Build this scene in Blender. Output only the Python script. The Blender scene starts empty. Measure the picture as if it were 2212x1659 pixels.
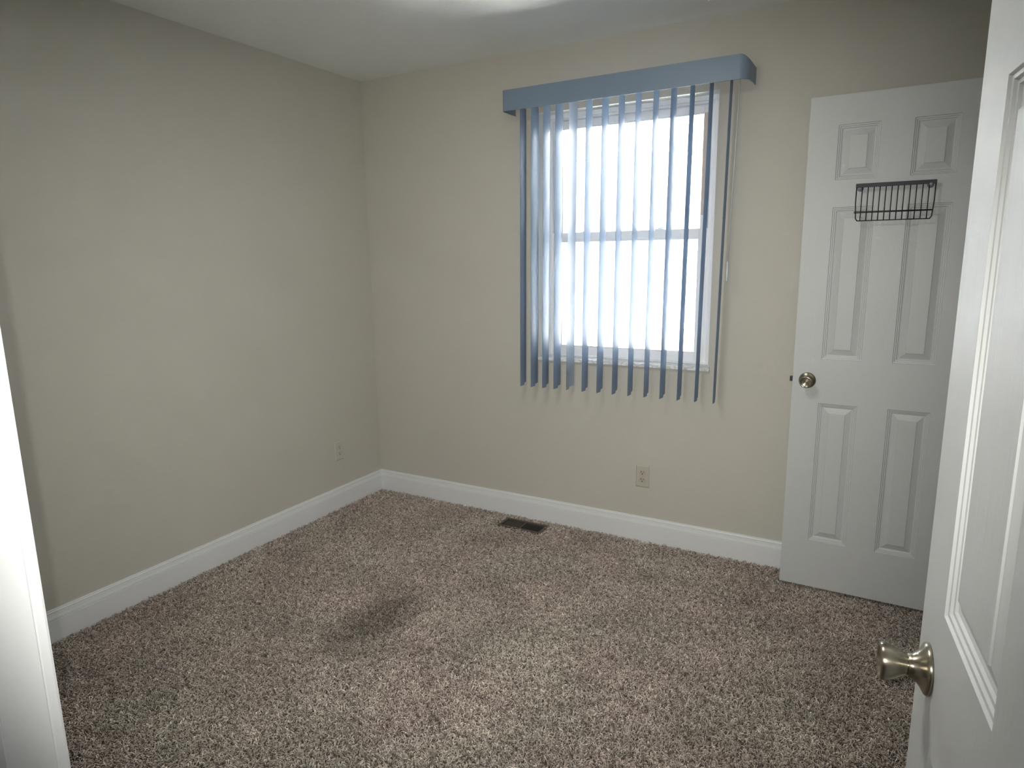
import bpy, bmesh, math, random
import numpy as np
from mathutils import Matrix, Vector

random.seed(7)
rng = np.random.default_rng(11)
SC = bpy.context.scene
COL = SC.collection

# ------------------------------------------------------------------ camera
CAM = (2.74183562, -3.14039779, 1.45405112)
YAW, PITCH, ROLL, FPX = -0.51177565, -0.1892893, -0.0142368, 1424.34894
fw = Vector((math.sin(YAW) * math.cos(PITCH), math.cos(YAW) * math.cos(PITCH), math.sin(PITCH)))
rt = Vector((math.cos(YAW), -math.sin(YAW), 0))
up = rt.cross(fw)
r2 = rt * math.cos(ROLL) + up * math.sin(ROLL)
u2 = -rt * math.sin(ROLL) + up * math.cos(ROLL)
cd = bpy.data.cameras.new('camera')
cd.sensor_width = 36.0
cd.lens = FPX * 36.0 / 2212.0
cd.clip_start = 0.02
cam = bpy.data.objects.new('camera', cd)
COL.objects.link(cam)
m = Matrix.Identity(4)
for i in range(3):
    m[i][0] = r2[i]; m[i][1] = u2[i]; m[i][2] = -fw[i]; m[i][3] = CAM[i]
cam.matrix_world = m
SC.camera = cam

# ------------------------------------------------------------------ world, sun, lights, exposure
SKY = 10.0
SUN = 150.0
FLASH = 165.0
FILL = 15.0
w = bpy.data.worlds.new('sky'); SC.world = w
w.use_nodes = True
nt = w.node_tree; nt.nodes.clear()
wo = nt.nodes.new('ShaderNodeOutputWorld'); bg = nt.nodes.new('ShaderNodeBackground')
bg.inputs[0].default_value = (0.80, 0.91, 1.0, 1); bg.inputs[1].default_value = SKY
nt.links.new(bg.outputs[0], wo.inputs[0])

sd = bpy.data.lights.new('sun', 'SUN'); sd.energy = SUN; sd.angle = math.radians(0.6); sd.color = (1.0, 0.96, 0.90)
so = bpy.data.objects.new('sun', sd); COL.objects.link(so)
so.rotation_euler = Vector((0.25, 1.0, -1.45)).to_track_quat('-Z', 'Y').to_euler()

pd = bpy.data.lights.new('window_portal', 'AREA'); pd.shape = 'RECTANGLE'; pd.size = 0.90; pd.size_y = 1.24
pd.cycles.is_portal = True
po = bpy.data.objects.new('window_portal', pd); COL.objects.link(po)
po.location = (1.595, 0.16, 1.548); po.rotation_euler = (math.radians(-90), 0, 0)

# the phone's own flash, beside its lens
fd = bpy.data.lights.new('phone_flash', 'SPOT'); fd.energy = FLASH; fd.shadow_soft_size = 0.004
fd.color = (1.0, 0.975, 0.92)
fo = bpy.data.objects.new('phone_flash', fd); COL.objects.link(fo)
fd.spot_size = math.radians(90); fd.spot_blend = 1.0
fo.rotation_euler = fw.to_track_quat('-Z', 'Y').to_euler()
fo.location = (CAM[0] - 0.871 * 0.0143, CAM[1] - 0.49 * 0.0143, CAM[2] + 0.012)

# added soft fill light under the ceiling, above the frame, for ambient brightness
ld = bpy.data.lights.new('ambient_fill', 'AREA'); ld.shape = 'DISK'; ld.size = 0.50; ld.energy = FILL; ld.color = (1.0, 0.985, 0.94)
lo = bpy.data.objects.new('ambient_fill', ld); COL.objects.link(lo); lo.location = (1.80, -1.80, 2.42)

vs = SC.view_settings
vs.view_transform = 'Standard'; vs.look = 'None'; vs.gamma = 1.0; vs.use_curve_mapping = False
vs.exposure = 0.06
SC.cycles.use_denoising = True
SC.cycles.max_bounces = 8
SC.cycles.diffuse_bounces = 5
SC.cycles.glossy_bounces = 3
SC.cycles.use_adaptive_sampling = True
SC.cycles.adaptive_threshold = 0.03
SC.cycles.transparent_max_bounces = 16
SC.cycles.caustics_reflective = False
SC.cycles.caustics_refractive = False
SC.cycles.sample_clamp_indirect = 0.0

# ------------------------------------------------------------------ materials
def mat(name, col, rough=0.5, metal=0.0, spec=0.5, noise=None, bump=None, var=0.0, vscale=3.0, aniso=None, trans=None):
    """noise-driven colour variation (var) and bump (scale, distance, (sx,sy,sz))"""
    mt = bpy.data.materials.new(name); mt.use_nodes = True
    t = mt.node_tree; b = t.nodes['Principled BSDF']
    b.inputs['Base Color'].default_value = (*col, 1)
    b.inputs['Roughness'].default_value = rough
    b.inputs['Metallic'].default_value = metal
    b.inputs['Specular IOR Level'].default_value = spec
    tc = t.nodes.new('ShaderNodeTexCoord')
    if var > 0:
        n = t.nodes.new('ShaderNodeTexNoise'); n.inputs['Scale'].default_value = vscale; n.inputs['Detail'].default_value = 4
        t.links.new(tc.outputs['Object'], n.inputs['Vector'])
        mr = t.nodes.new('ShaderNodeMapRange')
        mr.inputs['To Min'].default_value = 1 - var; mr.inputs['To Max'].default_value = 1 + var
        t.links.new(n.outputs['Fac'], mr.inputs['Value'])
        vm = t.nodes.new('ShaderNodeVectorMath'); vm.operation = 'SCALE'
        vm.inputs[0].default_value = col
        t.links.new(mr.outputs[0], vm.inputs['Scale'])
        t.links.new(vm.outputs[0], b.inputs['Base Color'])
    if bump:
        sc, dist, st = bump
        mp = t.nodes.new('ShaderNodeMapping'); mp.inputs['Scale'].default_value = st
        t.links.new(tc.outputs['Object'], mp.inputs['Vector'])
        n2 = t.nodes.new('ShaderNodeTexNoise'); n2.inputs['Scale'].default_value = sc; n2.inputs['Detail'].default_value = 6
        t.links.new(mp.outputs[0], n2.inputs['Vector'])
        bp = t.nodes.new('ShaderNodeBump'); bp.inputs['Distance'].default_value = dist; bp.inputs['Strength'].default_value = 1.0
        t.links.new(n2.outputs['Fac'], bp.inputs['Height'])
        t.links.new(bp.outputs[0], b.inputs['Normal'])
    return mt

M = {}
M['wall'] = mat('beige_wall_paint', (0.505, 0.492, 0.438), 0.55, spec=0.35, bump=(260, 0.0006, (1, 1, 1)), var=0.025, vscale=1.3)
M['ceil'] = mat('ceiling_paint', (0.84, 0.86, 0.84), 0.8, spec=0.2, bump=(140, 0.0016, (1, 1, 1)), var=0.02, vscale=2)
M['trim'] = mat('white_trim_paint', (0.70, 0.715, 0.725), 0.35, spec=0.5, bump=(60, 0.0003, (1, 1, 1)), var=0.015, vscale=5)
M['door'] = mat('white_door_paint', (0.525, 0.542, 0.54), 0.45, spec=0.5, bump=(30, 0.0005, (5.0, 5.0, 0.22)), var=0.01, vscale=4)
M['carpet_base'] = mat('carpet_backing', (0.10, 0.082, 0.068), 0.95, spec=0.1, var=0.2, vscale=200)
M['vinyl'] = mat('white_window_vinyl', (0.80, 0.81, 0.82), 0.35, spec=0.5, var=0.01, vscale=8)
M['return'] = mat('cream_return', (0.76, 0.755, 0.70), 0.5, spec=0.4, var=0.01, vscale=8)
M['liner'] = mat('shaded_jamb_liner', (0.30, 0.38, 0.46), 0.5, var=0.03, vscale=30)  # blue-grey paints in the shade of the frame's side channel
M['strip'] = mat('beige_weather_strip', (0.62, 0.52, 0.44), 0.8, var=0.06, vscale=60)
M['plate'] = mat('almond_outlet_plastic', (0.47, 0.445, 0.385), 0.4, spec=0.4, var=0.01, vscale=50)
M['plate2'] = mat('almond_receptacle_plastic', (0.44, 0.41, 0.33), 0.35, spec=0.5, var=0.01, vscale=50)
M['plate_paint'] = mat('painted_over_outlet', (0.495, 0.482, 0.43), 0.55, spec=0.35, bump=(260, 0.0004, (1, 1, 1)), var=0.02, vscale=40)
M['slot'] = mat('dark_socket_hole', (0.015, 0.013, 0.01), 0.8, var=0.1, vscale=50)
M['nickel'] = mat('brushed_brass_nickel', (0.37, 0.335, 0.265), 0.30, metal=1.0, var=0.05, vscale=25)
def brush(mt):
    t = mt.node_tree; b = t.nodes['Principled BSDF']; b.inputs['Anisotropic'].default_value = 0.75; b.inputs['Anisotropic Rotation'].default_value = 0.25
    tg = t.nodes.new('ShaderNodeTangent'); tg.direction_type = 'RADIAL'; tg.axis = 'Y'
    t.links.new(tg.outputs[0], b.inputs['Tangent'])
brush(M['nickel'])
M['darkmetal'] = mat('dark_latch_metal', (0.05, 0.055, 0.06), 0.4, metal=0.8, var=0.1, vscale=40)
M['vent'] = mat('dark_brown_register', (0.085, 0.075, 0.060), 0.45, metal=0.3, var=0.12, vscale=50)
M['duct'] = mat('black_duct', (0.006, 0.006, 0.006), 0.9, var=0.1, vscale=20)
M['rack'] = mat('black_coated_wire', (0.010, 0.013, 0.018), 0.5, var=0.1, vscale=60)
M['siding'] = mat('white_vinyl_siding', (0.80, 0.80, 0.79), 0.6, var=0.02, vscale=2)
M['soffit'] = mat('white_soffit', (0.80, 0.80, 0.80), 0.6, var=0.02, vscale=2)
M['gutter'] = mat('dark_soffit_joint', (0.10, 0.09, 0.08), 0.6, var=0.1, vscale=5)
M['ground'] = mat('pale_concrete', (0.80, 0.80, 0.80), 0.9, spec=0.1, bump=(30, 0.003, (1, 1, 1)), var=0.06, vscale=2)
M['hallcarpet'] = mat('hall_carpet', (0.24, 0.21, 0.18), 0.95, spec=0.05, bump=(300, 0.004, (1, 1, 1)), var=0.2, vscale=150)
M['nbglass'] = mat('neighbour_window_glass', (0.45, 0.60, 0.68), 0.1, spec=0.6, var=0.05, vscale=2)

def vinyl_blind(name, col, tr):
    mt = bpy.data.materials.new(name); mt.use_nodes = True
    t = mt.node_tree; b = t.nodes['Principled BSDF']; out = t.nodes['Material Output']
    tc = t.nodes.new('ShaderNodeTexCoord')
    n = t.nodes.new('ShaderNodeTexNoise'); n.inputs['Scale'].default_value = 6
    t.links.new(tc.outputs['Object'], n.inputs['Vector'])
    mr = t.nodes.new('ShaderNodeMapRange'); mr.inputs['To Min'].default_value = 0.97; mr.inputs['To Max'].default_value = 1.03
    t.links.new(n.outputs['Fac'], mr.inputs['Value'])
    vm = t.nodes.new('ShaderNodeVectorMath'); vm.operation = 'SCALE'; vm.inputs[0].default_value = col
    t.links.new(mr.outputs[0], vm.inputs['Scale'])
    t.links.new(vm.outputs[0], b.inputs['Base Color'])
    b.inputs['Roughness'].default_value = 0.38
    b.inputs['Specular IOR Level'].default_value = 0.5
    if tr > 0:
        tl = t.nodes.new('ShaderNodeBsdfTranslucent'); tl.inputs[0].default_value = (*col, 1)
        mx = t.nodes.new('ShaderNodeMixShader'); mx.inputs[0].default_value = tr
        t.links.new(b.outputs[0], mx.inputs[1]); t.links.new(tl.outputs[0], mx.inputs[2])
        t.links.new(mx.outputs[0], out.inputs[0])
    return mt
M['valance'] = vinyl_blind('blue_grey_valance_vinyl', (0.195, 0.26, 0.34), 0.0)
M['vane'] = vinyl_blind('blue_grey_vane_vinyl', (0.39, 0.49, 0.62), 0.50)
M['vane_pale'] = vinyl_blind('pale_vane_vinyl', (0.52, 0.59, 0.68), 0.38)

def glass_mat(name, tint, rough=0.0):
    mt = bpy.data.materials.new(name); mt.use_nodes = True
    t = mt.node_tree; t.nodes.clear()
    out = t.nodes.new('ShaderNodeOutputMaterial')
    tr = t.nodes.new('ShaderNodeBsdfTransparent'); tr.inputs[0].default_value = (*tint, 1)
    gl = t.nodes.new('ShaderNodeBsdfGlossy'); gl.inputs['Roughness'].default_value = rough
    fr = t.nodes.new('ShaderNodeFresnel'); fr.inputs[0].default_value = 1.45
    mx = t.nodes.new('ShaderNodeMixShader')
    t.links.new(fr.outputs[0], mx.inputs[0]); t.links.new(tr.outputs[0], mx.inputs[1]); t.links.new(gl.outputs[0], mx.inputs[2])
    t.links.new(mx.outputs[0], out.inputs[0])
    return mt
M['glass'] = glass_mat('clear_window_glass', (0.95, 0.97, 0.98))
M['acrylic'] = mat('pale_frosted_wand', (0.62, 0.66, 0.68), 0.2, spec=0.7, var=0.02, vscale=30)
M['cup'] = mat('cloudy_suction_cup', (0.26, 0.30, 0.34), 0.25, spec=0.6, var=0.03, vscale=60)

# marble sill
def marble():
    mt = bpy.data.materials.new('white_marble'); mt.use_nodes = True
    t = mt.node_tree; b = t.nodes['Principled BSDF']
    tc = t.nodes.new('ShaderNodeTexCoord'); n = t.nodes.new('ShaderNodeTexNoise')
    n.inputs['Scale'].default_value = 14; n.inputs['Detail'].default_value = 8; n.inputs['Distortion'].default_value = 1.6
    t.links.new(tc.outputs['Object'], n.inputs['Vector'])
    cr = t.nodes.new('ShaderNodeValToRGB')
    cr.color_ramp.elements[0].position = 0.42; cr.color_ramp.elements[0].color = (0.76, 0.77, 0.76, 1)
    cr.color_ramp.elements[1].position = 0.50; cr.color_ramp.elements[1].color = (0.50, 0.53, 0.53, 1)
    e = cr.color_ramp.elements.new(0.56); e.color = (0.76, 0.77, 0.76, 1)
    t.links.new(n.outputs['Fac'], cr.inputs[0]); t.links.new(cr.outputs[0], b.inputs['Base Color'])
    b.inputs['Roughness'].default_value = 0.25
    return mt
M['marble'] = marble()

# carpet yarn
def yarn():
    mt = bpy.data.materials.new('taupe_carpet_yarn'); mt.use_nodes = True
    t = mt.node_tree; b = t.nodes['Principled BSDF']
    b.inputs['Roughness'].default_value = 0.85; b.inputs['Specular IOR Level'].default_value = 0.15
    at = t.nodes.new('ShaderNodeAttribute'); at.attribute_name = 'tone'
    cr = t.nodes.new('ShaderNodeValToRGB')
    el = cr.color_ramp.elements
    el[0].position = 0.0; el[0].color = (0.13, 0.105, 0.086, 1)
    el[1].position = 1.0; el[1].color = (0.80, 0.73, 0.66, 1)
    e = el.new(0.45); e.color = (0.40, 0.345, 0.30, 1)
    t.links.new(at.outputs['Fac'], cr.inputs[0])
    # large soft patches where the pile lies differently
    ge = t.nodes.new('ShaderNodeNewGeometry')
    n = t.nodes.new('ShaderNodeTexNoise'); n.inputs['Scale'].default_value = 3.2; n.inputs['Detail'].default_value = 3
    t.links.new(ge.outputs['Position'], n.inputs['Vector'])
    mr = t.nodes.new('ShaderNodeMapRange'); mr.inputs['From Min'].default_value = 0.3; mr.inputs['From Max'].default_value = 0.7
    mr.inputs['To Min'].default_value = 0.88; mr.inputs['To Max'].default_value = 1.20
    t.links.new(n.outputs['Fac'], mr.inputs['Value'])
    # one worn, soiled patch in the middle of the room
    mp = t.nodes.new('ShaderNodeMapping'); mp.vector_type = 'TEXTURE'
    mp.inputs['Location'].default_value = (1.11, -1.14, 0.0); mp.inputs['Rotation'].default_value = (0, 0, math.radians(-4))
    mp.inputs['Scale'].default_value = (0.17, 0.36, 1.0)
    n3 = t.nodes.new('ShaderNodeTexNoise'); n3.inputs['Scale'].default_value = 9
    t.links.new(ge.outputs['Position'], n3.inputs['Vector'])
    ad = t.nodes.new('ShaderNodeVectorMath'); ad.operation = 'MULTIPLY_ADD'
    ad.inputs[1].default_value = (0.16, 0.16, 0); 
    t.links.new(n3.outputs['Color'], ad.inputs[0]); t.links.new(ge.outputs['Position'], ad.inputs[2])
    t.links.new(ad.outputs[0], mp.inputs['Vector'])
    ln = t.nodes.new('ShaderNodeVectorMath'); ln.operation = 'LENGTH'
    t.links.new(mp.outputs[0], ln.inputs[0])
    m3 = t.nodes.new('ShaderNodeMapRange'); m3.interpolation_type = 'SMOOTHSTEP'
    m3.inputs['From Min'].default_value = 0.2; m3.inputs['From Max'].default_value = 1.15
    m3.inputs['To Min'].default_value = 0.54; m3.inputs['To Max'].default_value = 1.0
    t.links.new(ln.outputs['Value'], m3.inputs['Value'])
    mm = t.nodes.new('ShaderNodeMath'); mm.operation = 'MULTIPLY'
    t.links.new(mr.outputs[0], mm.inputs[0]); t.links.new(m3.outputs[0], mm.inputs[1])
    # flecks of darker and lighter yarn, a centimetre or two across
    n4 = t.nodes.new('ShaderNodeTexNoise'); n4.inputs['Scale'].default_value = 75; n4.inputs['Detail'].default_value = 2
    t.links.new(ge.outputs['Position'], n4.inputs['Vector'])
    m4 = t.nodes.new('ShaderNodeMapRange'); m4.inputs['From Min'].default_value = 0.35; m4.inputs['From Max'].default_value = 0.65
    m4.inputs['To Min'].default_value = 0.70; m4.inputs['To Max'].default_value = 1.28
    t.links.new(n4.outputs['Fac'], m4.inputs['Value'])
    mm4 = t.nodes.new('ShaderNodeMath'); mm4.operation = 'MULTIPLY'
    t.links.new(mm.outputs[0], mm4.inputs[0]); t.links.new(m4.outputs[0], mm4.inputs[1])
    mm = mm4
    # faint pink / green drift, imitating camera colour noise
    n2 = t.nodes.new('ShaderNodeTexNoise'); n2.inputs['Scale'].default_value = 2.4
    t.links.new(ad.outputs[0], n2.inputs['Vector'])
    c2 = t.nodes.new('ShaderNodeValToRGB')
    c2.color_ramp.elements[0].position = 0.38; c2.color_ramp.elements[0].color = (0.98, 1.01, 0.99, 1)
    c2.color_ramp.elements[1].position = 0.62; c2.color_ramp.elements[1].color = (1.025, 0.99, 1.0, 1)
    t.links.new(n2.outputs['Fac'], c2.inputs[0])
    v1 = t.nodes.new('ShaderNodeVectorMath'); v1.operation = 'MULTIPLY'
    t.links.new(cr.outputs[0], v1.inputs[0]); t.links.new(c2.outputs[0], v1.inputs[1])
    v2 = t.nodes.new('ShaderNodeVectorMath'); v2.operation = 'SCALE'
    t.links.new(v1.outputs[0], v2.inputs[0]); t.links.new(mm.outputs[0], v2.inputs['Scale'])
    t.links.new(v2.outputs[0], b.inputs['Base Color'])
    return mt
M['yarn'] = yarn()

# ------------------------------------------------------------------ helpers
def link(name, me, m, parent=None, loc=None, smooth=False):
    me.materials.clear(); me.materials.append(m)
    if smooth:
        for p_ in me.polygons: p_.use_smooth = True
    o = bpy.data.objects.new(name, me); COL.objects.link(o)
    if parent: o.parent = parent
    if loc: o.location = loc
    return o
def obj(name, bm, m, parent=None, loc=None, smooth=False):
    bmesh.ops.recalc_face_normals(bm, faces=bm.faces[:])
    me = bpy.data.meshes.new(name); bm.to_mesh(me); bm.free()
    return link(name, me, m, parent, loc, smooth)
def tag(o, label=None, cat=None, kind=None, group=None):
    if label: o['label'] = label
    if cat: o['category'] = cat
    if kind: o['kind'] = kind
    if group: o['group'] = group
    return o
def empty(name, loc=(0, 0, 0), rz=0.0):
    o = bpy.data.objects.new(name, None); COL.objects.link(o)
    o.location = loc; o.rotation_euler = (0, 0, rz); o.empty_display_size = 0.05
    return o
def box(bm, a, b, bev=0.0, seg=2):
    vs_ = [bm.verts.new((x, y, z)) for x in (a[0], b[0]) for y in (a[1], b[1]) for z in (a[2], b[2])]
    fs = []
    for q in ((0, 1, 3, 2), (4, 6, 7, 5), (0, 4, 5, 1), (2, 3, 7, 6), (0, 2, 6, 4), (1, 5, 7, 3)):
        fs.append(bm.faces.new([vs_[i] for i in q]))
    if bev > 0:
        es = list({e for f in fs for e in f.edges})
        bmesh.ops.bevel(bm, geom=es, offset=bev, segments=seg, affect='EDGES', profile=0.5)
def bx(a, b, bev=0.0, seg=2):
    bm = bmesh.new(); box(bm, a, b, bev, seg); return bm
def lathe(bm, prof, origin, axis, n=40, e1=None, sq=1.0):
    """prof: (r, d) along axis; e1 optional cross axis; sq squashes it across"""
    ax = Vector(axis).normalized()
    a = Vector((0, 0, 1)) if abs(ax.z) < 0.9 else Vector((1, 0, 0))
    u = ax.cross(a).normalized(); v = ax.cross(u)
    rings = []
    for r, d in prof:
        c = Vector(origin) + ax * d
        if r < 1e-6: rings.append([bm.verts.new(c)])
        else: rings.append([bm.verts.new(c + u * r * sq * math.cos(2 * math.pi * k / n) + v * r * math.sin(2 * math.pi * k / n)) for k in range(n)])
    for A, B in zip(rings, rings[1:]):
        for k in range(n):
            k2 = (k + 1) % n
            if len(A) == 1 and len(B) == 1: continue
            if len(A) == 1: bm.faces.new((A[0], B[k], B[k2]))
            elif len(B) == 1: bm.faces.new((A[k], B[0], A[k2]))
            else: bm.faces.new((A[k], B[k], B[k2], A[k2]))
    for R_ in (rings[0], rings[-1]):
        if len(R_) > 1: bm.faces.new(R_)
def tube(bm, pts, r, n=8):
    pts = [Vector(q) for q in pts]
    prev = None; rings = []
    for i, q in enumerate(pts):
        d = (pts[min(i + 1, len(pts) - 1)] - pts[max(i - 1, 0)]).normalized()
        if prev is None:
            a = Vector((0, 0, 1)) if abs(d.z) < 0.9 else Vector((1, 0, 0)); u = d.cross(a).normalized()
        else:
            u = (prev - d * prev.dot(d)).normalized()
        prev = u; v = d.cross(u)
        rings.append([bm.verts.new(q + (u * math.cos(2 * math.pi * k / n) + v * math.sin(2 * math.pi * k / n)) * r) for k in range(n)])
    for A, B in zip(rings, rings[1:]):
        for k in range(n): bm.faces.new((A[k], B[k], B[(k + 1) % n], A[(k + 1) % n]))
    bm.faces.new(rings[0]); bm.faces.new(rings[-1])
def grid_wall(us, zs, holes, t0, t1, P):
    """panel with rectangular holes; P(u, t, z) -> point; holes = set of (i, j) cells"""
    bm = bmesh.new(); cache = {}
    def V(i, j, t):
        k = (i, j, t)
        if k not in cache: cache[k] = bm.verts.new(P(us[i], t, zs[j]))
        return cache[k]
    nu, nz = len(us) - 1, len(zs) - 1
    solid = lambda i, j: 0 <= i < nu and 0 <= j < nz and (i, j) not in holes
    for i in range(nu):
        for j in range(nz):
            if not solid(i, j): continue
            for t in (t0, t1): bm.faces.new([V(i, j, t), V(i + 1, j, t), V(i + 1, j + 1, t), V(i, j + 1, t)])
            for (di, dj, a, b) in ((-1, 0, (i, j), (i, j + 1)), (1, 0, (i + 1, j), (i + 1, j + 1)), (0, -1, (i, j), (i + 1, j)), (0, 1, (i, j + 1), (i + 1, j + 1))):
                if not solid(i + di, j + dj):
                    bm.faces.new([V(*a, t0), V(*b, t0), V(*b, t1), V(*a, t1)])
    return bm
def extrude_profile(prof, P, s0, s1, k0=0.0, k1=0.0):
    """prof list of (depth, z); P(s, depth, z); ends shifted by k*depth for mitres"""
    bm = bmesh.new()
    A = [bm.verts.new(P(s0 + k0 * d, d, z)) for d, z in prof]
    B = [bm.verts.new(P(s1 + k1 * d, d, z)) for d, z in prof]
    n = len(prof)
    for i in range(n):
        j = (i + 1) % n; bm.faces.new((A[i], A[j], B[j], B[i]))
    bm.faces.new(A); bm.faces.new(B)
    return bm

# ------------------------------------------------------------------ room shell
H = 2.467; XR = 3.06; YF = -2.895; YF2 = -3.015
# window opening
WX0, WX1, WZ0, WZ1 = 1.145, 2.044, 0.930, 2.166
bm = grid_wall([-0.12, WX0, WX1, XR + 0.11], [-0.04, WZ0, WZ1, H], {(1, 1)}, 0.0, 0.14, lambda u, t, z: (u, t, z))
tag(obj('wall_back', bm, M['wall']), 'beige painted wall holding the window', 'wall', 'structure')
tag(obj('wall_left', bx((-0.12, YF2, -0.04), (0, 0, H)), M['wall']), 'plain beige wall on the left with one outlet', 'wall', 'structure')
bm = grid_wall([YF2, -0.815, -0.185, 0.0], [-0.04, 2.065, H], {(1, 0)}, XR, XR + 0.11, lambda u, t, z: (t, u, z))
tag(obj('wall_right', bm, M['wall']), 'beige wall hidden behind the open doors, with a closet opening', 'wall', 'structure')
bm = grid_wall([0.0, 2.12, 2.929, XR], [-0.04, 2.075, H], {(1, 0)}, YF2, YF, lambda u, t, z: (u, t, z))
tag(obj('wall_front', bm, M['wall']), 'beige wall with the doorway in which the camera stands', 'wall', 'structure')
tag(obj('ceiling', bx((-0.12, -4.3, H), (4.4, 0.14, H + 0.1)), M['ceil']), 'smooth off-white ceiling', 'ceiling', 'structure')
tag(obj('floor', bx((-0.12, YF2, -0.14), (4.4, 0.14, -0.04)), M['carpet_base']), 'subfloor under the taupe carpet', 'floor', 'structure')
tag(obj('floor_hall', bx((1.1, -4.3, -0.14), (4.4, YF2, -0.004)), M['hallcarpet']), 'carpeted hall floor outside the doorway', 'floor', 'structure')
tag(obj('wall_hall_left', bx((1.0, -4.3, -0.04), (1.1, YF2, H)), M['wall']), 'beige end wall of the hall to the left of the doorway', 'wall', 'structure')
tag(obj('wall_hall_right', bx((4.3, -4.2, -0.04), (4.4, YF2, H)), M['wall']), 'beige end wall of the hall to the right of the doorway', 'wall', 'structure')
tag(obj('wall_hall_back', bx((1.1, -4.3, -0.04), (4.4, -4.2, H)), M['wall']), 'beige hall wall opposite the doorway', 'wall', 'structure')
tag(obj('wall_hall_front', bx((XR, YF2, -0.04), (4.3, -2.9, H)), M['wall']), 'beige hall wall beside the bedroom', 'wall', 'structure')
tag(obj('wall_closet', grid_wall([-1.4, 0.0], [-0.04, H], set(), XR + 0.75, XR + 0.85, lambda u, t, z: (t, u, z)), M['wall']), 'back wall of the closet', 'wall', 'structure')
tag(obj('wall_closet_side', bx((XR + 0.11, -1.5, -0.04), (XR + 0.85, -1.4, H)), M['wall']), 'side wall of the closet', 'wall', 'structure')
tag(obj('wall_closet_back', bx((XR + 0.11, 0.0, -0.04), (XR + 0.85, 0.1, H)), M['wall']), 'end wall of the closet', 'wall', 'structure')

# baseboards
BP = [(0, 0.0), (0.014, 0.0), (0.014, 0.0845), (0.0105, 0.0858), (0.0105, 0.0876), (0.0136, 0.0890), (0.0130, 0.094), (0.0108, 0.103), (0.0098, 0.1112),
      (0.0066, 0.1122), (0.0066, 0.1140), (0.0092, 0.1152), (0.0090, 0.119), (0.0066, 0.1218), (0.0060, 0.1228), (0.0068, 0.1240), (0.0060, 0.1268), (0.0035, 0.1278), (0, 0.1278)]
BP = [(d, z - 0.03 if z == 0 else z) for d, z in BP]
tag(obj('baseboard_back', extrude_profile(BP, lambda s, d, z: (s, -d, z), 0, XR, 1, -1), M['trim']), 'white moulded baseboard under the window wall', 'baseboard', 'structure')
tag(obj('baseboard_left', extrude_profile(BP, lambda s, d, z: (d, s, z), YF, 0, 1, -1), M['trim']), 'white moulded baseboard along the left wall', 'baseboard', 'structure')
tag(obj('baseboard_front', extrude_profile(BP, lambda s, d, z: (s, YF + d, z), 0, 2.075, 1, 0), M['trim']), 'white moulded baseboard left of the doorway', 'baseboard', 'structure')
tag(obj('baseboard_right', extrude_profile(BP, lambda s, d, z: (XR - d, s, z), YF, -0.875, 1, 0), M['trim']), 'white moulded baseboard on the right wall', 'baseboard', 'structure')

# doorway frame (room entrance)
jx0, jx1 = 2.14, 2.909; jz = 2.055
fr = empty('door_frame', (jx0, YF, 0))
tag(fr, 'white doorway frame at the left edge of the view, brightly lit', 'door frame', 'structure')
def pc(name, a, b, bev, m='trim', parent=fr):
    o_ = parent.location
    return obj(name, bx([a[i] - o_[i] for i in range(3)], [b[i] - o_[i] for i in range(3)], bev), M[m], parent)
pc('jamb', (jx0 - 0.02, YF2, -0.02), (jx0, YF, jz), 0.0012)
pc('jamb', (jx1, YF2, -0.02), (jx1 + 0.02, YF, jz), 0.0012)
pc('jamb_head', (jx0 - 0.02, YF2, jz), (jx1 + 0.02, YF, jz + 0.02), 0.0012)
pc('door_stop', (jx0, -2.970, -0.02), (jx0 + 0.011, -2.933, jz - 0.011), 0.002)
pc('door_stop', (jx1 - 0.011, -2.970, -0.02), (jx1, -2.933, jz - 0.011), 0.002)
pc('door_stop', (jx0, -2.970, jz - 0.011), (jx1, -2.933, jz), 0.002)
for y0, y1 in ((YF, YF + 0.0125), (YF2 - 0.0125, YF2)):
    pc('casing', (jx0 - 0.062, y0, -0.02), (jx0 - 0.005, y1, jz + 0.062), 0.003)
    pc('casing', (jx1 + 0.005, y0, -0.02), (jx1 + 0.062, y1, jz + 0.062), 0.003)
    pc('casing', (jx0 - 0.005, y0, jz + 0.005), (jx1 + 0.005, y1, jz + 0.062), 0.003)
# closet opening frame
fc = empty('door_frame', (XR, -0.185, 0))
tag(fc, 'white closet frame behind the open narrow door', 'door frame', 'structure')
pc('jamb', (XR, -0.197, -0.02), (XR + 0.11, -0.185, 2.055), 0.001, parent=fc)
pc('jamb', (XR, -0.815, -0.02), (XR + 0.11, -0.803, 2.055), 0.001, parent=fc)
pc('jamb_head', (XR, -0.803, 2.053), (XR + 0.11, -0.197, 2.065), 0.001, parent=fc)
pc('casing', (XR - 0.0125, -0.868, -0.02), (XR, -0.811, 2.118), 0.003, parent=fc)
pc('casing', (XR - 0.0125, -0.811, 2.061), (XR, -0.020, 2.118), 0.003, parent=fc)
pc('casing', (XR - 0.0125, -0.130, 0.13), (XR, -0.073, 2.061), 0.003, parent=fc)

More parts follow.
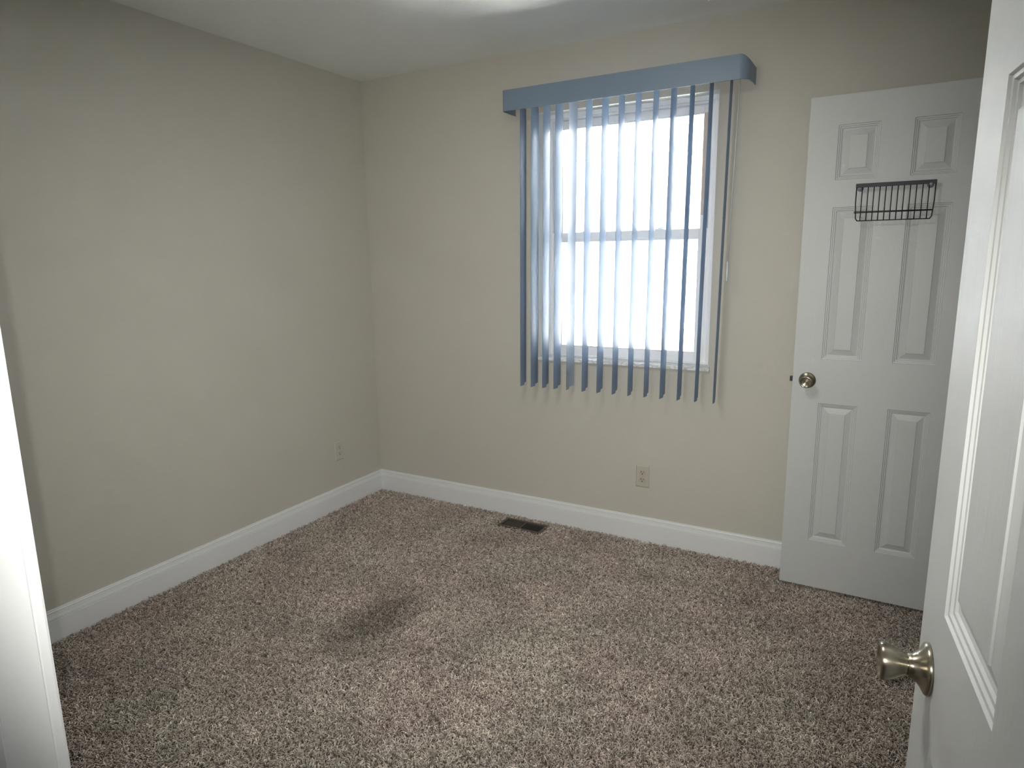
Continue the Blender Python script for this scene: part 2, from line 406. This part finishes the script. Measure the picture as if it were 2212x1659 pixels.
# ------------------------------------------------------------------ window
win = empty('window_1', (WX0, 0.07, WZ0))
tag(win, 'white vinyl single-hung window, glass blown out by daylight', 'window', 'structure')
def wp(name, a, b, bev, m='vinyl', parent=win):
    off = Vector((WX0, 0.07, WZ0))
    return obj(name, bx([a[i] - off[i] for i in range(3)], [b[i] - off[i] for i in range(3)], bev), M[m], parent)
def rect_frame(name, x0, x1, z0, z1, y0, y1, wl, wr, wb, wt, m='vinyl', parent=win, step=0.0):
    bm = bmesh.new(); off = Vector((WX0, 0.07, WZ0))
    def B(a, b): box(bm, [a[i] - off[i] for i in range(3)], [b[i] - off[i] for i in range(3)], 0.0015)
    B((x0, y0, z0), (x0 + wl, y1, z1)); B((x1 - wr, y0, z0), (x1, y1, z1))
    B((x0 + wl, y0, z0), (x1 - wr, y1, z0 + wb)); B((x0 + wl, y0, z1 - wt), (x1 - wr, y1, z1))
    return obj(name, bm, M[m], parent)
rect_frame('window_frame', WX0 + .001, WX1 - .001, WZ0 + .001, WZ1 - .001, 0.070, 0.139, 0.030, 0.030, 0.006, 0.022)
rect_frame('window_frame', WX0 + 0.031, WX1 - 0.031, WZ0 + 0.007, WZ1 - 0.023, 0.080, 0.139, 0.016, 0.016, 0.002, 0.010)
us = rect_frame('sash', 1.192, 1.997, 1.545, 2.133, 0.108, 0.134, 0.040, 0.040, 0.030, 0.034)
ls = rect_frame('sash', 1.192, 1.997, 0.936, 1.577, 0.082, 0.106, 0.044, 0.040, 0.048, 0.038)
rect_frame('glazing_bead', 1.236, 1.957, 0.984, 1.540, 0.086, 0.092, 0.005, 0.005, 0.005, 0.012, parent=win)
rect_frame('glazing_bead', 1.232, 1.957, 1.575, 2.099, 0.112, 0.118, 0.005, 0.005, 0.004, 0.006, parent=win)
wp('window_pane', (1.2325, 0.119, 1.5755), (1.9565, 0.123, 2.0985), 0, 'glass')
wp('window_pane', (1.2365, 0.094, 0.9845), (1.9565, 0.098, 1.5385), 0, 'glass')
o = wp('jamb_liner', (1.979, 0.0785, 1.580), (1.997, 0.1075, 2.136), 0.001, 'liner'); o['label'] = 'side track of the upper sash, its shade painted in blue-grey'
o = wp('weather_strip', (1.957, 0.098, 1.640), (1.974, 0.1075, 2.096), 0.001, 'strip'); o['label'] = 'beige weather strip at the right of the upper pane'
for lx in (1.375, 1.765):
    bm = bmesh.new(); off = Vector((WX0, 0.07, WZ0))
    box(bm, Vector((lx - 0.022, 0.083, 1.577)) - off, Vector((lx + 0.022, 0.104, 1.583)) - off, 0.001)
    lathe(bm, [(0.009, 0), (0.009, 0.004), (0.006, 0.006)], Vector((lx, 0.093, 1.583)) - off, (0, 0, 1), 16)
    box(bm, Vector((lx - 0.003, 0.084, 1.584)) - off, Vector((lx + 0.024, 0.091, 1.590)) - off, 0.001)
    obj('sash_lock', bm, M['vinyl'], win)
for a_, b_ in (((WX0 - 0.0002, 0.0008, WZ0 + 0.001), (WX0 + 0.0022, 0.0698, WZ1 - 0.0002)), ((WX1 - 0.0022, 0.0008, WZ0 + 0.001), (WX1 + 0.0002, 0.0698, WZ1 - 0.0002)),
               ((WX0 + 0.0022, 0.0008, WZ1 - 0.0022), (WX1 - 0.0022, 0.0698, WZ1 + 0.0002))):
    wp('window_return', a_, b_, 0, 'return')  # thin cream boards lining the opening, paler than the wall
sill = wp('window_sill', (1.137, -0.018, 0.9135), (2.052, 0.0695, 0.931), 0.0015, 'marble')
sill['label'] = 'veined white marble sill'

# ------------------------------------------------------------------ neighbour's house outside
nb = empty('neighbour_house', (0, 3.5, -0.6))
tag(nb, 'white house next door seen through the window, washed out by daylight', 'house')
bm = bmesh.new()
z = -0.6
prof = []
for k in range(26):
    z0 = -0.6 + k * 0.118; 
    if z0 > 2.445: break
    box(bm, (-6, -0.012, z0 + 0.6), (7, 0.05, z0 + 0.6 + 0.116))
    box(bm, (-6, -0.020, z0 + 0.6), (7, -0.012, z0 + 0.6 + 0.02))
o = obj('siding', bm, M['siding'], nb); o['kind'] = 'stuff'
obj('wall_core', bx((-6, 0.05, 0), (7, 0.2, 3.3)), M['siding'], nb)
bm = bmesh.new()
for k in range(44):
    x0 = -6 + k * 0.3
    box(bm, (x0, -1.42, 3.045), (x0 + 0.294, -0.02, 3.06))
o = obj('soffit', bm, M['soffit'], nb); o['kind'] = 'stuff'
bm = bmesh.new()
for k in range(-3, 6):          # perforated vent rows in the soffit
    for r_ in range(34):
        yy = -1.38 + r_ * 0.038
        box(bm, (0.35 * k + 0.05, yy, 3.0435), (0.35 * k + 0.11, yy + 0.009, 3.0455))
o = obj('vent_slot', bm, M['gutter'], nb); o['kind'] = 'stuff'
obj('soffit_joint', bx((-6, -0.034, 3.028), (7, -0.021, 3.044)), M['gutter'], nb)
obj('roof', bx((-6, -1.5, 3.062), (7, 1.0, 3.20)), M['soffit'], nb)
obj('fascia', bx((-6, -1.52, 3.0), (7, -1.43, 3.2), 0.004), M['soffit'], nb)
wn = obj('window', bx((0.62, -0.05, 2.18), (1.06, -0.021, 2.52), 0.004), M['siding'], nb)
obj('pane', bx((0.66, -0.055, 2.22), (1.02, -0.051, 2.48)), M['nbglass'], wn)
tag(obj('ground', bx((-7, 0.14, -0.8), (8, 9, -0.62)), M['ground']), 'pale ground between the two houses', 'ground', 'structure')

# ------------------------------------------------------------------ doors
def panel_mesh(w_, h_, t):
    """moulded raised panel, both faces; local x 0..w, z 0..h, y +-t/2"""
    prof = [(0.0, 0.0), (0.0020, -0.0032), (0.0062, -0.0037), (0.0080, -0.0068), (0.0122, -0.0073), (0.0140, -0.0104),
            (0.0185, -0.0118), (0.0210, -0.0114), (0.0410, -0.0042), (0.0420, -0.0020), (0.0450, -0.0018)]
    bm = bmesh.new(); outer = []
    for s in (-1, 1):
        prev = None
        for ins, dep in prof:
            y = s * (t / 2 + dep)
            L = [bm.verts.new(c) for c in ((ins, y, ins), (w_ - ins, y, ins), (w_ - ins, y, h_ - ins), (ins, y, h_ - ins))]
            if prev:
                for k in range(4): bm.faces.new((prev[k], prev[(k + 1) % 4], L[(k + 1) % 4], L[k]))
            else: outer.append(L)
            prev = L
        bm.faces.new(prev)
    for k in range(4): bm.faces.new((outer[0][k], outer[0][(k + 1) % 4], outer[1][(k + 1) % 4], outer[1][k]))
    return bm
ZP = [(0.2142, 0.8220), (1.0070, 1.6135), (1.7170, 1.9225)]     # panel bands above the door's bottom edge
def make_door(name, w_, st, mul, hinge, ang, z0, label, knob_z, knob_in):
    T = 0.035; hgt = 2.032; pw = (w_ - 2 * st - mul) / 2
    us_ = [0, st, st + pw, st + pw + mul, w_ - st, w_]
    zs_ = [0] + [v for q in ZP for v in q] + [hgt]
    holes = {(i, j) for i in (1, 3) for j in (1, 3, 5)}
    bm = grid_wall(us_, zs_, holes, -T / 2, T / 2, lambda u, t, z: (u, t, z))
    d = obj(name, bm, M['door'])
    tag(d, label, 'door', 'structure')
    d.location = (hinge[0], hinge[1], z0); d.rotation_euler = (0, 0, ang)
    for x0 in (us_[1], us_[3]):
        for (a, b) in ZP:
            obj('panel', panel_mesh(pw, b - a, T), M['door'], d, (x0, 0, a))
    kz = knob_z - z0; kx = w_ - knob_in
    for s in (-1, 1):
        ax = (0, s, 0); org = (kx, s * T / 2, kz)
        bm = bmesh.new()
        kp = [(0.0120, 0.020), (0.0125, 0.0245), (0.0135, 0.028), (0.0165, 0.0330), (0.0202, 0.0390), (0.0230, 0.0450), (0.0243, 0.0500), (0.0244, 0.0535), (0.0230, 0.0562),
              (0.0205, 0.0568), (0.0185, 0.0556), (0.0172, 0.0538), (0.0150, 0.0532), (0.0, 0.0538)]
        lathe(bm, kp, org, ax, 48)
        k = obj('door_knob', bm, M['nickel'], d, smooth=True)
        bm = bmesh.new()
        rp = [(0.0330, 0.0), (0.0332, 0.003), (0.0320, 0.0052), (0.0285, 0.0072), (0.0235, 0.0100), (0.0190, 0.0140), (0.0162, 0.0185), (0.0155, 0.0200), (0.0155, 0.0235), (0.0140, 0.0245), (0.0, 0.0245)]
        lathe(bm, rp, org, ax, 48)
        obj('rosette', bm, M['nickel'], k, smooth=True)
    obj('latch_plate', bx((w_ - 0.0005, -0.0127, kz - 0.0285), (w_ + 0.0012, 0.0127, kz + 0.0285), 0.0005), M['nickel'], d)
    obj('latch_bolt', bx((w_, -0.0065, kz - 0.0105), (w_ + 0.013, 0.0065, kz + 0.0105), 0.001), M['darkmetal'], d)
    return d, T
# near door: hinge by the doorway, opened against the right side of the view
dn = Vector((-0.994, -0.109, 0))
A0 = Vector((2.824, -2.147, 0)); dd = Vector((0.1090, -0.9940, 0))
hg = A0 + dd * 0.757 - dn * 0.0175
door1, T = make_door('door_1', 0.757, 0.112, 0.108, (hg.x, hg.y), math.atan2(0.9940, -0.1090), 0.018,
    'nearer white six-panel door cut off by the right edge, with a large brass-toned knob', 0.9255, 0.067)
# far door: closet door opened flat along the window wall
a2 = -0.017
dv = Vector((math.cos(a2), math.sin(a2), 0)); hg2 = Vector((2.4353, -0.1716, 0)) + dv * 0.608 + Vector((0.0003, 0.0175, 0))
door2, T = make_door('door_2', 0.608, 0.105, 0.108, (hg2.x, hg2.y), math.pi + a2, 0.0175,
    'farther white six-panel door standing by the window wall, with a black wire rack on it', 0.9335, 0.057)
for (dr, sy) in ((door1, 1), (door2, 1)):
    for hz in (0.20, 1.0, 1.83):
        bm = bmesh.new()
        lathe(bm, [(0.0055, 0), (0.0055, 0.09), (0.0035, 0.093)], (-0.004, sy * 0.0225, hz - 0.045), (0, 0, 1), 16)
        box(bm, (-0.0014, -0.012, hz - 0.044), (-0.0002, sy * 0.0225, hz + 0.044))
        obj('hinge', bm, M['nickel'], dr)

# ------------------------------------------------------------------ wire rack on the far door
rk = empty('wire_rack', (2.74, -0.185, 1.57))
tag(rk, 'small black wire rack held by two clear suction cups on the farther door', 'rack')
ry = -0.205
def rb(name, pts, r, n=8, parent=rk, mm='rack'):
    bm = bmesh.new(); tube(bm, [Vector(q) - Vector((2.74, -0.185, 1.57)) for q in pts], r, n)
    return obj(name, bm, M[mm], parent, smooth=True)
XL, XRr = 2.617, 2.880
zt = 1.706
obj('top_bar', bx((XL - 2.74, ry + 0.185 - 0.0025, zt - 1.57 - 0.008), (XRr - 2.74, ry + 0.185 + 0.0015, zt - 1.57 + 0.007), 0.001), M['rack'], rk)
nwr = 14
for k in range(nwr):
    x = XL + 0.003 + (XRr - XL - 0.006) * k / (nwr - 1)
    xb = x + (0.004 if k == 0 else (-0.004 if k == nwr - 1 else 0))
    if k in (0, nwr - 1):
        rb('side_wire', [(x, ry, zt), (x, ry, 1.64), (xb, ry - 0.002, 1.583), (xb + (0.006 if k == 0 else -0.006), ry - 0.003, 1.5745)], 0.0021)
    else:
        rb('wire', [(x, ry, zt), (x, ry, 1.64), (x, ry - 0.003, 1.5745)], 0.0018)
rb('rail', [(XL, ry - 0.003, 1.6045), (XRr - 0.004, ry - 0.003, 1.6045)], 0.0016)
rb('rail', [(XL + 0.001, ry - 0.030, 1.6075), (XRr - 0.008, ry - 0.012, 1.606)], 0.0016)
rb('bottom_rail', [(XL + 0.012, ry - 0.003, 1.5745), (XRr - 0.012, ry - 0.003, 1.5745)], 0.0018)
for cx in (2.632, 2.862):
    bm = bmesh.new()
    yd = -0.1716 - 0.017 * (cx - 2.4353)
    lathe(bm, [(0.0115, 0.0), (0.0105, 0.003), (0.005, 0.008), (0.004, 0.020), (0.006, 0.026), (0.0055, 0.031)], Vector((cx, yd - 0.0005, zt - 0.009)) - Vector((2.74, -0.185, 1.57)), (0, -1, 0), 24)
    obj('suction_cup', bm, M['cup'], rk, smooth=True)

# ------------------------------------------------------------------ vertical blind
vb = empty('vertical_blind', (1.6, 0, 2.16))
tag(vb, 'blue-grey vertical blind with its vanes turned open in front of the window', 'blind')
VO = Vector((1.6, 0, 2.16))
# valance: U-shaped in plan, rounded corners
def valance():
    z0, z1 = 2.1645, 2.2625; th = 0.0025
    yF = -0.140
    pts = []
    pts.append((1.021, -0.001)); pts.append((1.019, -0.05)); pts.append((1.021, -0.115))
    r = 0.014
    for k in range(1, 7):
        a = math.pi + (math.pi / 2) * k / 6; pts.append((1.022 + r + r * math.cos(a), yF + r + r * math.sin(a)))
    r = 0.040
    for k in range(0, 11):
        a = -math.pi / 2 + math.radians(78) * k / 10; pts.append((2.188 - r + r * math.cos(a), yF + r + r * math.sin(a)))
    pts.append((2.193, -0.060)); pts.append((2.194, -0.001))
    bm = bmesh.new(); out = []; inn = []
    n = len(pts)
    for i, (x, y) in enumerate(pts):
        a = Vector(pts[max(i - 1, 0)]); b = Vector(pts[min(i + 1, n - 1)]); d = (b - a).normalized(); nn = Vector((d.y, -d.x))
        out.append((x, y)); inn.append((x - nn.x * th, y - nn.y * th))
    def zt_(x, y):  # the right return drops towards the wall
        return z1 - (0.030 * max(0, (x - 2.150) / 0.044) ** 2 if x > 2.15 else 0)
    rings = []
    for (xo, yo), (xi, yi) in zip(out, inn):
        rings.append([bm.verts.new((xo - VO.x, yo, z0 - VO.z)), bm.verts.new((xo - VO.x, yo, zt_(xo, yo) - VO.z)),
                      bm.verts.new((xi - VO.x, yi, zt_(xo, yo) - VO.z)), bm.verts.new((xi - VO.x, yi, z0 - VO.z))])
    for A, B in zip(rings, rings[1:]):
        for k in range(4): bm.faces.new((A[k], A[(k + 1) % 4], B[(k + 1) % 4], B[k]))
    bm.faces.new(rings[0]); bm.faces.new(rings[-1])
    o = obj('valance', bm, M['valance'], vb)
    for p_ in o.data.polygons: p_.use_smooth = True
    return o
va = valance()
ev = va.modifiers.new('edge', 'EDGE_SPLIT'); ev.split_angle = math.radians(40)
obj('head_rail', bx((1.05 - VO.x, -0.098, 2.205 - VO.z), (2.160 - VO.x, -0.055, 2.245 - VO.z), 0.002), M['trim'], vb)
obj('bracket', bx((1.20 - VO.x, -0.056, 2.215 - VO.z), (1.225 - VO.x, -0.0005, 2.250 - VO.z), 0.001), M['trim'], vb)
obj('bracket', bx((2.00 - VO.x, -0.056, 2.215 - VO.z), (2.025 - VO.x, -0.0005, 2.250 - VO.z), 0.001), M['trim'], vb)

def vane_mesh(sag, flip):
    """hung vane, local: y -.0445..+.0445 across, z 0 (top) .. -1.39, stepped lower edge"""
    bm = bmesh.new(); n = 12; L = 1.400; th = 0.0011
    cols = []
    for k in range(n + 1):
        s = -0.0445 + 0.089 * k / n
        c = sag * (1 - (s / 0.0445) ** 2) * (1 if not flip else -1)
        zb = -L if s < 0.004 else -L + 0.011
        cols.append((s, c, zb))
    cols2 = []
    for k, (s, c, zb) in enumerate(cols):
        cols2.append((s, c, zb))
        if k < n and cols[k + 1][2] != zb: cols2.append((s + 0.0008, c, cols[k + 1][2]))
    zt = 0.0
    R_ = []
    for s, c, zb in cols2:
        dz = [zt] + [zt + (zb - zt) * j / 6 for j in range(1, 7)]
        R_.append(([bm.verts.new((c + th / 2, s, q)) for q in dz], [bm.verts.new((c - th / 2, s, q)) for q in dz]))
    for (A, a), (B, b) in zip(R_, R_[1:]):
        for j in range(6):
            bm.faces.new((A[j], B[j], B[j + 1], A[j + 1])); bm.faces.new((a[j], a[j + 1], b[j + 1], b[j]))
        bm.faces.new((A[0], a[0], b[0], B[0])); bm.faces.new((A[6], B[6], b[6], a[6]))
    for A, a in (R_[0], R_[-1]):
        for j in range(6): bm.faces.new((A[j], A[j + 1], a[j + 1], a[j]))
    return bm
tops = [(1.0925, 1.1237), (1.1548, 1.1931), (1.2236, 1.2562), (1.2885, 1.3254), (1.3618, 1.4003), (1.4477, 1.4782), (1.529, 1.5588), (1.6107, 1.6375),
        (1.6924, 1.7163), (1.7741, 1.7975), (1.8537, 1.8785), (1.9374, 1.9575), (2.0206, 2.0363), (2.1054, 2.1149)]
phis = [-7.8, -1.7, -4.4, -0.7, 2.5, -2.7, -1.7, -2.5, -3.1, -2.3, 0.5, -1.6, -2.7, -5.5]
bm = vane_mesh(0.0052, False); bmesh.ops.recalc_face_normals(bm, faces=bm.faces[:])
vme = bpy.data.meshes.new('vane'); bm.to_mesh(vme); bm.free()
bm = vane_mesh(0.0052, True); bmesh.ops.recalc_face_normals(bm, faces=bm.faces[:])
vmf = bpy.data.meshes.new('vane_reversed'); bm.to_mesh(vmf); bm.free()
for me_, mm in ((vme, 'vane'), (vmf, 'vane_pale')):
    me_.materials.append(M[mm])
    for p_ in me_.polygons: p_.use_smooth = True
for k, ((a, b), ph) in enumerate(zip(tops, phis)):
    o = bpy.data.objects.new('vane', vmf if k == 4 else vme); COL.objects.link(o); o.parent = vb
    o.location = ((a + b) / 2 - VO.x - 0.002, -0.0765, 2.183 - VO.z)
    o.rotation_euler = (0, math.radians(0.62), math.radians(-ph))
    es = o.modifiers.new('edge', 'EDGE_SPLIT'); es.split_angle = math.radians(40)
    if k == 4: o['label'] = 'vane turned the other way round, paler than the rest'
    c = obj('vane_hanger', bx((-0.004, -0.006, 0.0), (0.004, 0.006, 0.030), 0.001), M['trim'], vb, o.location)
bm = bmesh.new(); tube(bm, [Vector((2.150, -0.108, 2.205)) - VO, Vector((2.143, -0.105, 1.9)) - VO, Vector((2.131, -0.100, 1.42)) - VO], 0.0019, 8)
wd = obj('tilt_wand', bm, M['acrylic'], vb, smooth=True)
bm = bmesh.new(); lathe(bm, [(0.002, 0), (0.0038, 0.006), (0.0042, 0.06), (0.0036, 0.085), (0.002, 0.088)], Vector((2.131, -0.100, 1.425)) - VO, (0, 0, -1), 16)
o = obj('wand_grip', bm, M['acrylic'], wd, smooth=True)

# ------------------------------------------------------------------ outlets
def outlet(name, loc, rz, pm, rm, label, sock=True):
    e = empty(name, loc, rz)
    tag(e, label, 'outlet')
    # local: face toward -y, plate 0.070 x 0.1145
    bm = bmesh.new()
    pr_ = [(0.0, 0.0), (0.0, -0.0022), (0.0030, -0.0052), (0.0055, -0.0058)]
    prev = None
    for ins, y in pr_:
        L = [bm.verts.new(c) for c in ((-0.035 + ins, y, -0.05725 + ins), (0.035 - ins, y, -0.05725 + ins), (0.035 - ins, y, 0.05725 - ins), (-0.035 + ins, y, 0.05725 - ins))]
        if prev:
            for k in range(4): bm.faces.new((prev[k], prev[(k + 1) % 4], L[(k + 1) % 4], L[k]))
        else: bm.faces.new(L)
        prev = L
    bm.faces.new(prev)
    obj('cover_plate', bm, M[pm], e)
    bm = bmesh.new(); lathe(bm, [(0.0032, 0), (0.0032, 0.0012), (0.002, 0.0016)], (0, -0.0056, 0), (0, -1, 0), 16)
    obj('screw', bm, M[rm], e)
    for s in (-1, 1):
        zc = s * 0.0195
        bm = bmesh.new()
        ring = []
        n = 32
        def shape(r, y):
            vs_ = []
            for k in range(n):
                a = 2 * math.pi * k / n
                x = max(-0.0172, min(0.0172, r * math.cos(a)));
                zz = max(-0.0135, min(0.0135, r * math.sin(a)))
                vs_.append(bm.verts.new((x, y, zc + zz)))
            return vs_
        A = shape(0.0178, -0.0050); B = shape(0.0178, -0.0072); C = shape(0.0168, -0.0078)
        for P_, Q in ((A, B), (B, C)):
            for k in range(n): bm.faces.new((P_[k], P_[(k + 1) % n], Q[(k + 1) % n], Q[k]))
        bm.faces.new(C); bm.faces.new(A)
        r_ = obj('receptacle', bm, M[rm], e)
        # dark slots
        obj('slot', bx((-0.0078, -0.00800, zc + 0.0005), (-0.0052, -0.0070, zc + 0.0095)), M['slot'], r_)
        obj('slot', bx((0.0052, -0.00800, zc + 0.0012), (0.0075, -0.0070, zc + 0.0085)), M['slot'], r_)
        bm = bmesh.new(); lathe(bm, [(0.0028, 0), (0.0028, 0.001)], (0, -0.0071, zc - 0.0062), (0, -1, 0), 16)
        obj('ground_hole', bm, M['slot'], r_)
    return e
outlet('wall_outlet', (1.7385, 0.0, 0.345), 0, 'plate', 'plate2', 'almond duplex outlet on the wall under the window')
outlet('wall_outlet', (0.0, -0.3635, 0.348), math.pi / 2, 'plate_paint', 'plate_paint', 'outlet painted over in wall colour on the left wall near the corner')

# ------------------------------------------------------------------ floor register
VX0, VX1, VY0, VY1 = 0.972, 1.238, -0.183, -0.064
vt = empty('floor_register', ((VX0 + VX1) / 2, (VY0 + VY1) / 2, 0))
tag(vt, 'dark brown metal floor vent set in the carpet below the window', 'vent')
bm = bmesh.new(); cx, cy = (VX0 + VX1) / 2, (VY0 + VY1) / 2; hx, hy = (VX1 - VX0) / 2, (VY1 - VY0) / 2
def fb(a, b): box(bm, (a[0], a[1], -0.012), (b[0], b[1], 0.0015), 0.001)
fb((-hx, -hy), (-hx + 0.017, hy)); fb((hx - 0.017, -hy), (hx, hy)); fb((-hx + 0.017, -hy), (hx - 0.017, -hy + 0.017)); fb((-hx + 0.017, hy - 0.017), (hx - 0.017, hy))
fb((-0.004, -hy + 0.017), (0.004, hy - 0.017))
obj('register_frame', bm, M['vent'], vt)
obj('duct', bx((-hx + 0.004, -hy + 0.004, -0.038), (hx - 0.004, hy - 0.004, -0.034)), M['duct'], vt)
bm = bx((-0.0012, -hy + 0.017, -0.017), (0.0012, hy - 0.017, -0.0005))
bmesh.ops.recalc_face_normals(bm, faces=bm.faces[:]); lme = bpy.data.meshes.new('louver'); bm.to_mesh(lme); bm.free(); lme.materials.append(M['vent'])
for side in (-1, 1):
    for k in range(11):
        o = bpy.data.objects.new('louver', lme); COL.objects.link(o); o.parent = vt
        o.location = (side * (0.0125 + k * 0.0097), 0, 0)
        o.rotation_euler = (0, math.radians(28 * side), 0)

# ------------------------------------------------------------------ carpet pile
def clump(seed):
    r = np.random.default_rng(seed)
    vsl, fsl, tone = [], [], []
    for q in range(8):
        bx_, by_ = r.uniform(-0.0085, 0.0085, 2)
        ang = r.uniform(0, 2 * math.pi); lean = r.uniform(0.1, 0.9); hgt = r.uniform(0.0095, 0.0145)
        curl = r.uniform(0.5, 1.6); a2_ = ang + r.uniform(-1.3, 1.3)
        rad = r.uniform(0.0010, 0.0016)
        pts = [(0, 0, 0)]
        x = y = z_ = 0.0; ns = 5; L = hgt * 1.45 / ns
        for s in range(ns):
            f = (s + 1) / ns
            th_ = 0.15 + lean * f + curl * f * f * 0.9
            aa = ang + (a2_ - ang) * f
            x += math.sin(th_) * math.cos(aa) * L; y += math.sin(th_) * math.sin(aa) * L; z_ += math.cos(th_) * L
            pts.append((x, y, z_))
        b0 = len(vsl); tn = float(np.clip(r.normal(0.5, 0.24), 0, 1))
        for i, pt in enumerate(pts):
            i0, i1 = max(i - 1, 0), min(i + 1, ns)
            d = Vector(pts[i1]) - Vector(pts[i0]); d.normalize()
            u = d.cross(Vector((0.3, 0.7, 0.2))).normalized(); v = d.cross(u)
            rr = rad * (1.0 if i < ns else 0.55)
            for k in range(4):
                a = 2 * math.pi * k / 4
                c = Vector(pt) + (u * math.cos(a) + v * math.sin(a)) * rr
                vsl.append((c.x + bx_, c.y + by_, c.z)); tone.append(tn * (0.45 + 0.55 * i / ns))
        for i in range(ns):
            for k in range(4):
                k2 = (k + 1) % 4
                fsl.append((b0 + i * 4 + k, b0 + i * 4 + k2, b0 + (i + 1) * 4 + k2, b0 + (i + 1) * 4 + k))
        fsl.append(tuple(b0 + ns * 4 + k for k in range(4)))
    me = bpy.data.meshes.new('yarn_clump'); me.from_pydata(vsl, [], fsl)
    at = me.attributes.new('tone', 'FLOAT', 'POINT'); at.data.foreach_set('value', tone)
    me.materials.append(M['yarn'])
    for p_ in me.polygons: p_.use_smooth = True
    return me
NV = 8
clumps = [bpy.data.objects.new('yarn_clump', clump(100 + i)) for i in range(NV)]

ZB = -0.0115
sp = 0.0128
gx = np.arange(0.012, XR, sp); gy = np.arange(YF2 + 0.004, -0.010, sp)
PX, PY = np.meshgrid(gx, gy); PX = PX.ravel() + rng.uniform(-0.004, 0.004, PX.size); PY = PY.ravel() + rng.uniform(-0.004, 0.004, PY.size)
keep = ~((PX > VX0 - 0.001) & (PX < VX1 + 0.001) & (PY > VY0 - 0.001) & (PY < VY1 + 0.001))
keep &= ~((PY < YF + 0.018) & ((PX < jx0 + 0.004) | (PX > jx1 - 0.004)))
keep &= (PX < XR - 0.018)
keep &= (PY < -0.019) & (PX > 0.018)
PX, PY = PX[keep], PY[keep]
n = PX.size
hole = [(0.0, YF2, ZB), (XR, YF2, ZB), (XR, 0.0, ZB), (0.0, 0.0, ZB)]
base = [(-0.0 + 0.0, YF2), (VX0, YF2), (VX1, YF2), (XR, YF2)]
bxs = [0.0, VX0, VX1, XR]; bys = [YF2, VY0, VY1, 0.0]
verts = [(x, y, ZB) for y in bys for x in bxs]
faces = [(j * 4 + i, j * 4 + i + 1, (j + 1) * 4 + i + 1, (j + 1) * 4 + i) for j in range(3) for i in range(3) if not (i == 1 and j == 1)]
nb0 = len(verts)
allv = np.concatenate([np.array(verts), np.stack([PX, PY, np.full(n, ZB)], 1)])
me = bpy.data.meshes.new('carpet'); me.from_pydata(allv.tolist(), [], faces)
me.materials.append(M['carpet_base'])
def attr(nm, ty, arr, key='value'):
    a = me.attributes.new(nm, ty, 'POINT'); a.data.foreach_set(key, arr)
# pile lean follows a soft flow field so that light and dark patches appear as in a trodden carpet
ph1 = np.sin(allv[:, 0] * 2.3 + 1.1 * np.sin(allv[:, 1] * 1.9)) + 0.6 * np.sin(allv[:, 1] * 3.1 + allv[:, 0] * 1.7)
tilt = 0.16
rotv = np.stack([tilt * np.cos(ph1 * 1.5), tilt * np.sin(ph1 * 1.5), rng.uniform(0, 2 * math.pi, len(allv))], 1)
attr('rot', 'FLOAT_VECTOR', rotv.astype(np.float32).ravel(), 'vector')
attr('siz', 'FLOAT', rng.uniform(0.85, 1.2, len(allv)).astype(np.float32))
attr('pick', 'INT', rng.integers(0, NV, len(allv)).astype(np.int32))
sel = np.zeros(len(allv), dtype=bool); sel[nb0:] = True
attr('tuft', 'BOOLEAN', sel)
carpet = bpy.data.objects.new('carpet', me); COL.objects.link(carpet)
tag(carpet, 'taupe and brown twisted-pile carpet covering the whole floor', 'carpet', 'stuff')

ng = bpy.data.node_groups.new('carpet_pile', 'GeometryNodeTree')
ng.interface.new_socket('Geometry', in_out='INPUT', socket_type='NodeSocketGeometry')
ng.interface.new_socket('Geometry', in_out='OUTPUT', socket_type='NodeSocketGeometry')
gi = ng.nodes.new('NodeGroupInput'); go = ng.nodes.new('NodeGroupOutput')
jg = ng.nodes.new('GeometryNodeJoinGeometry')
for c in reversed(clumps):
    oi = ng.nodes.new('GeometryNodeObjectInfo'); oi.inputs['Object'].default_value = c; oi.inputs['As Instance'].default_value = True
    ng.links.new(oi.outputs['Geometry'], jg.inputs[0])
def named(nm, ty):
    q = ng.nodes.new('GeometryNodeInputNamedAttribute'); q.data_type = ty; q.inputs['Name'].default_value = nm; return q.outputs['Attribute']
ip = ng.nodes.new('GeometryNodeInstanceOnPoints')
ng.links.new(gi.outputs[0], ip.inputs['Points'])
ng.links.new(named('tuft', 'BOOLEAN'), ip.inputs['Selection'])
ng.links.new(jg.outputs[0], ip.inputs['Instance'])
ip.inputs['Pick Instance'].default_value = True
ng.links.new(named('pick', 'INT'), ip.inputs['Instance Index'])
er = ng.nodes.new('FunctionNodeEulerToRotation')
ng.links.new(named('rot', 'FLOAT_VECTOR'), er.inputs[0]); ng.links.new(er.outputs[0], ip.inputs['Rotation'])
ng.links.new(named('siz', 'FLOAT'), ip.inputs['Scale'])
j2 = ng.nodes.new('GeometryNodeJoinGeometry')
ng.links.new(gi.outputs[0], j2.inputs[0]); ng.links.new(ip.outputs[0], j2.inputs[0])
ng.links.new(j2.outputs[0], go.inputs[0])
md = carpet.modifiers.new('pile', 'NODES'); md.node_group = ng
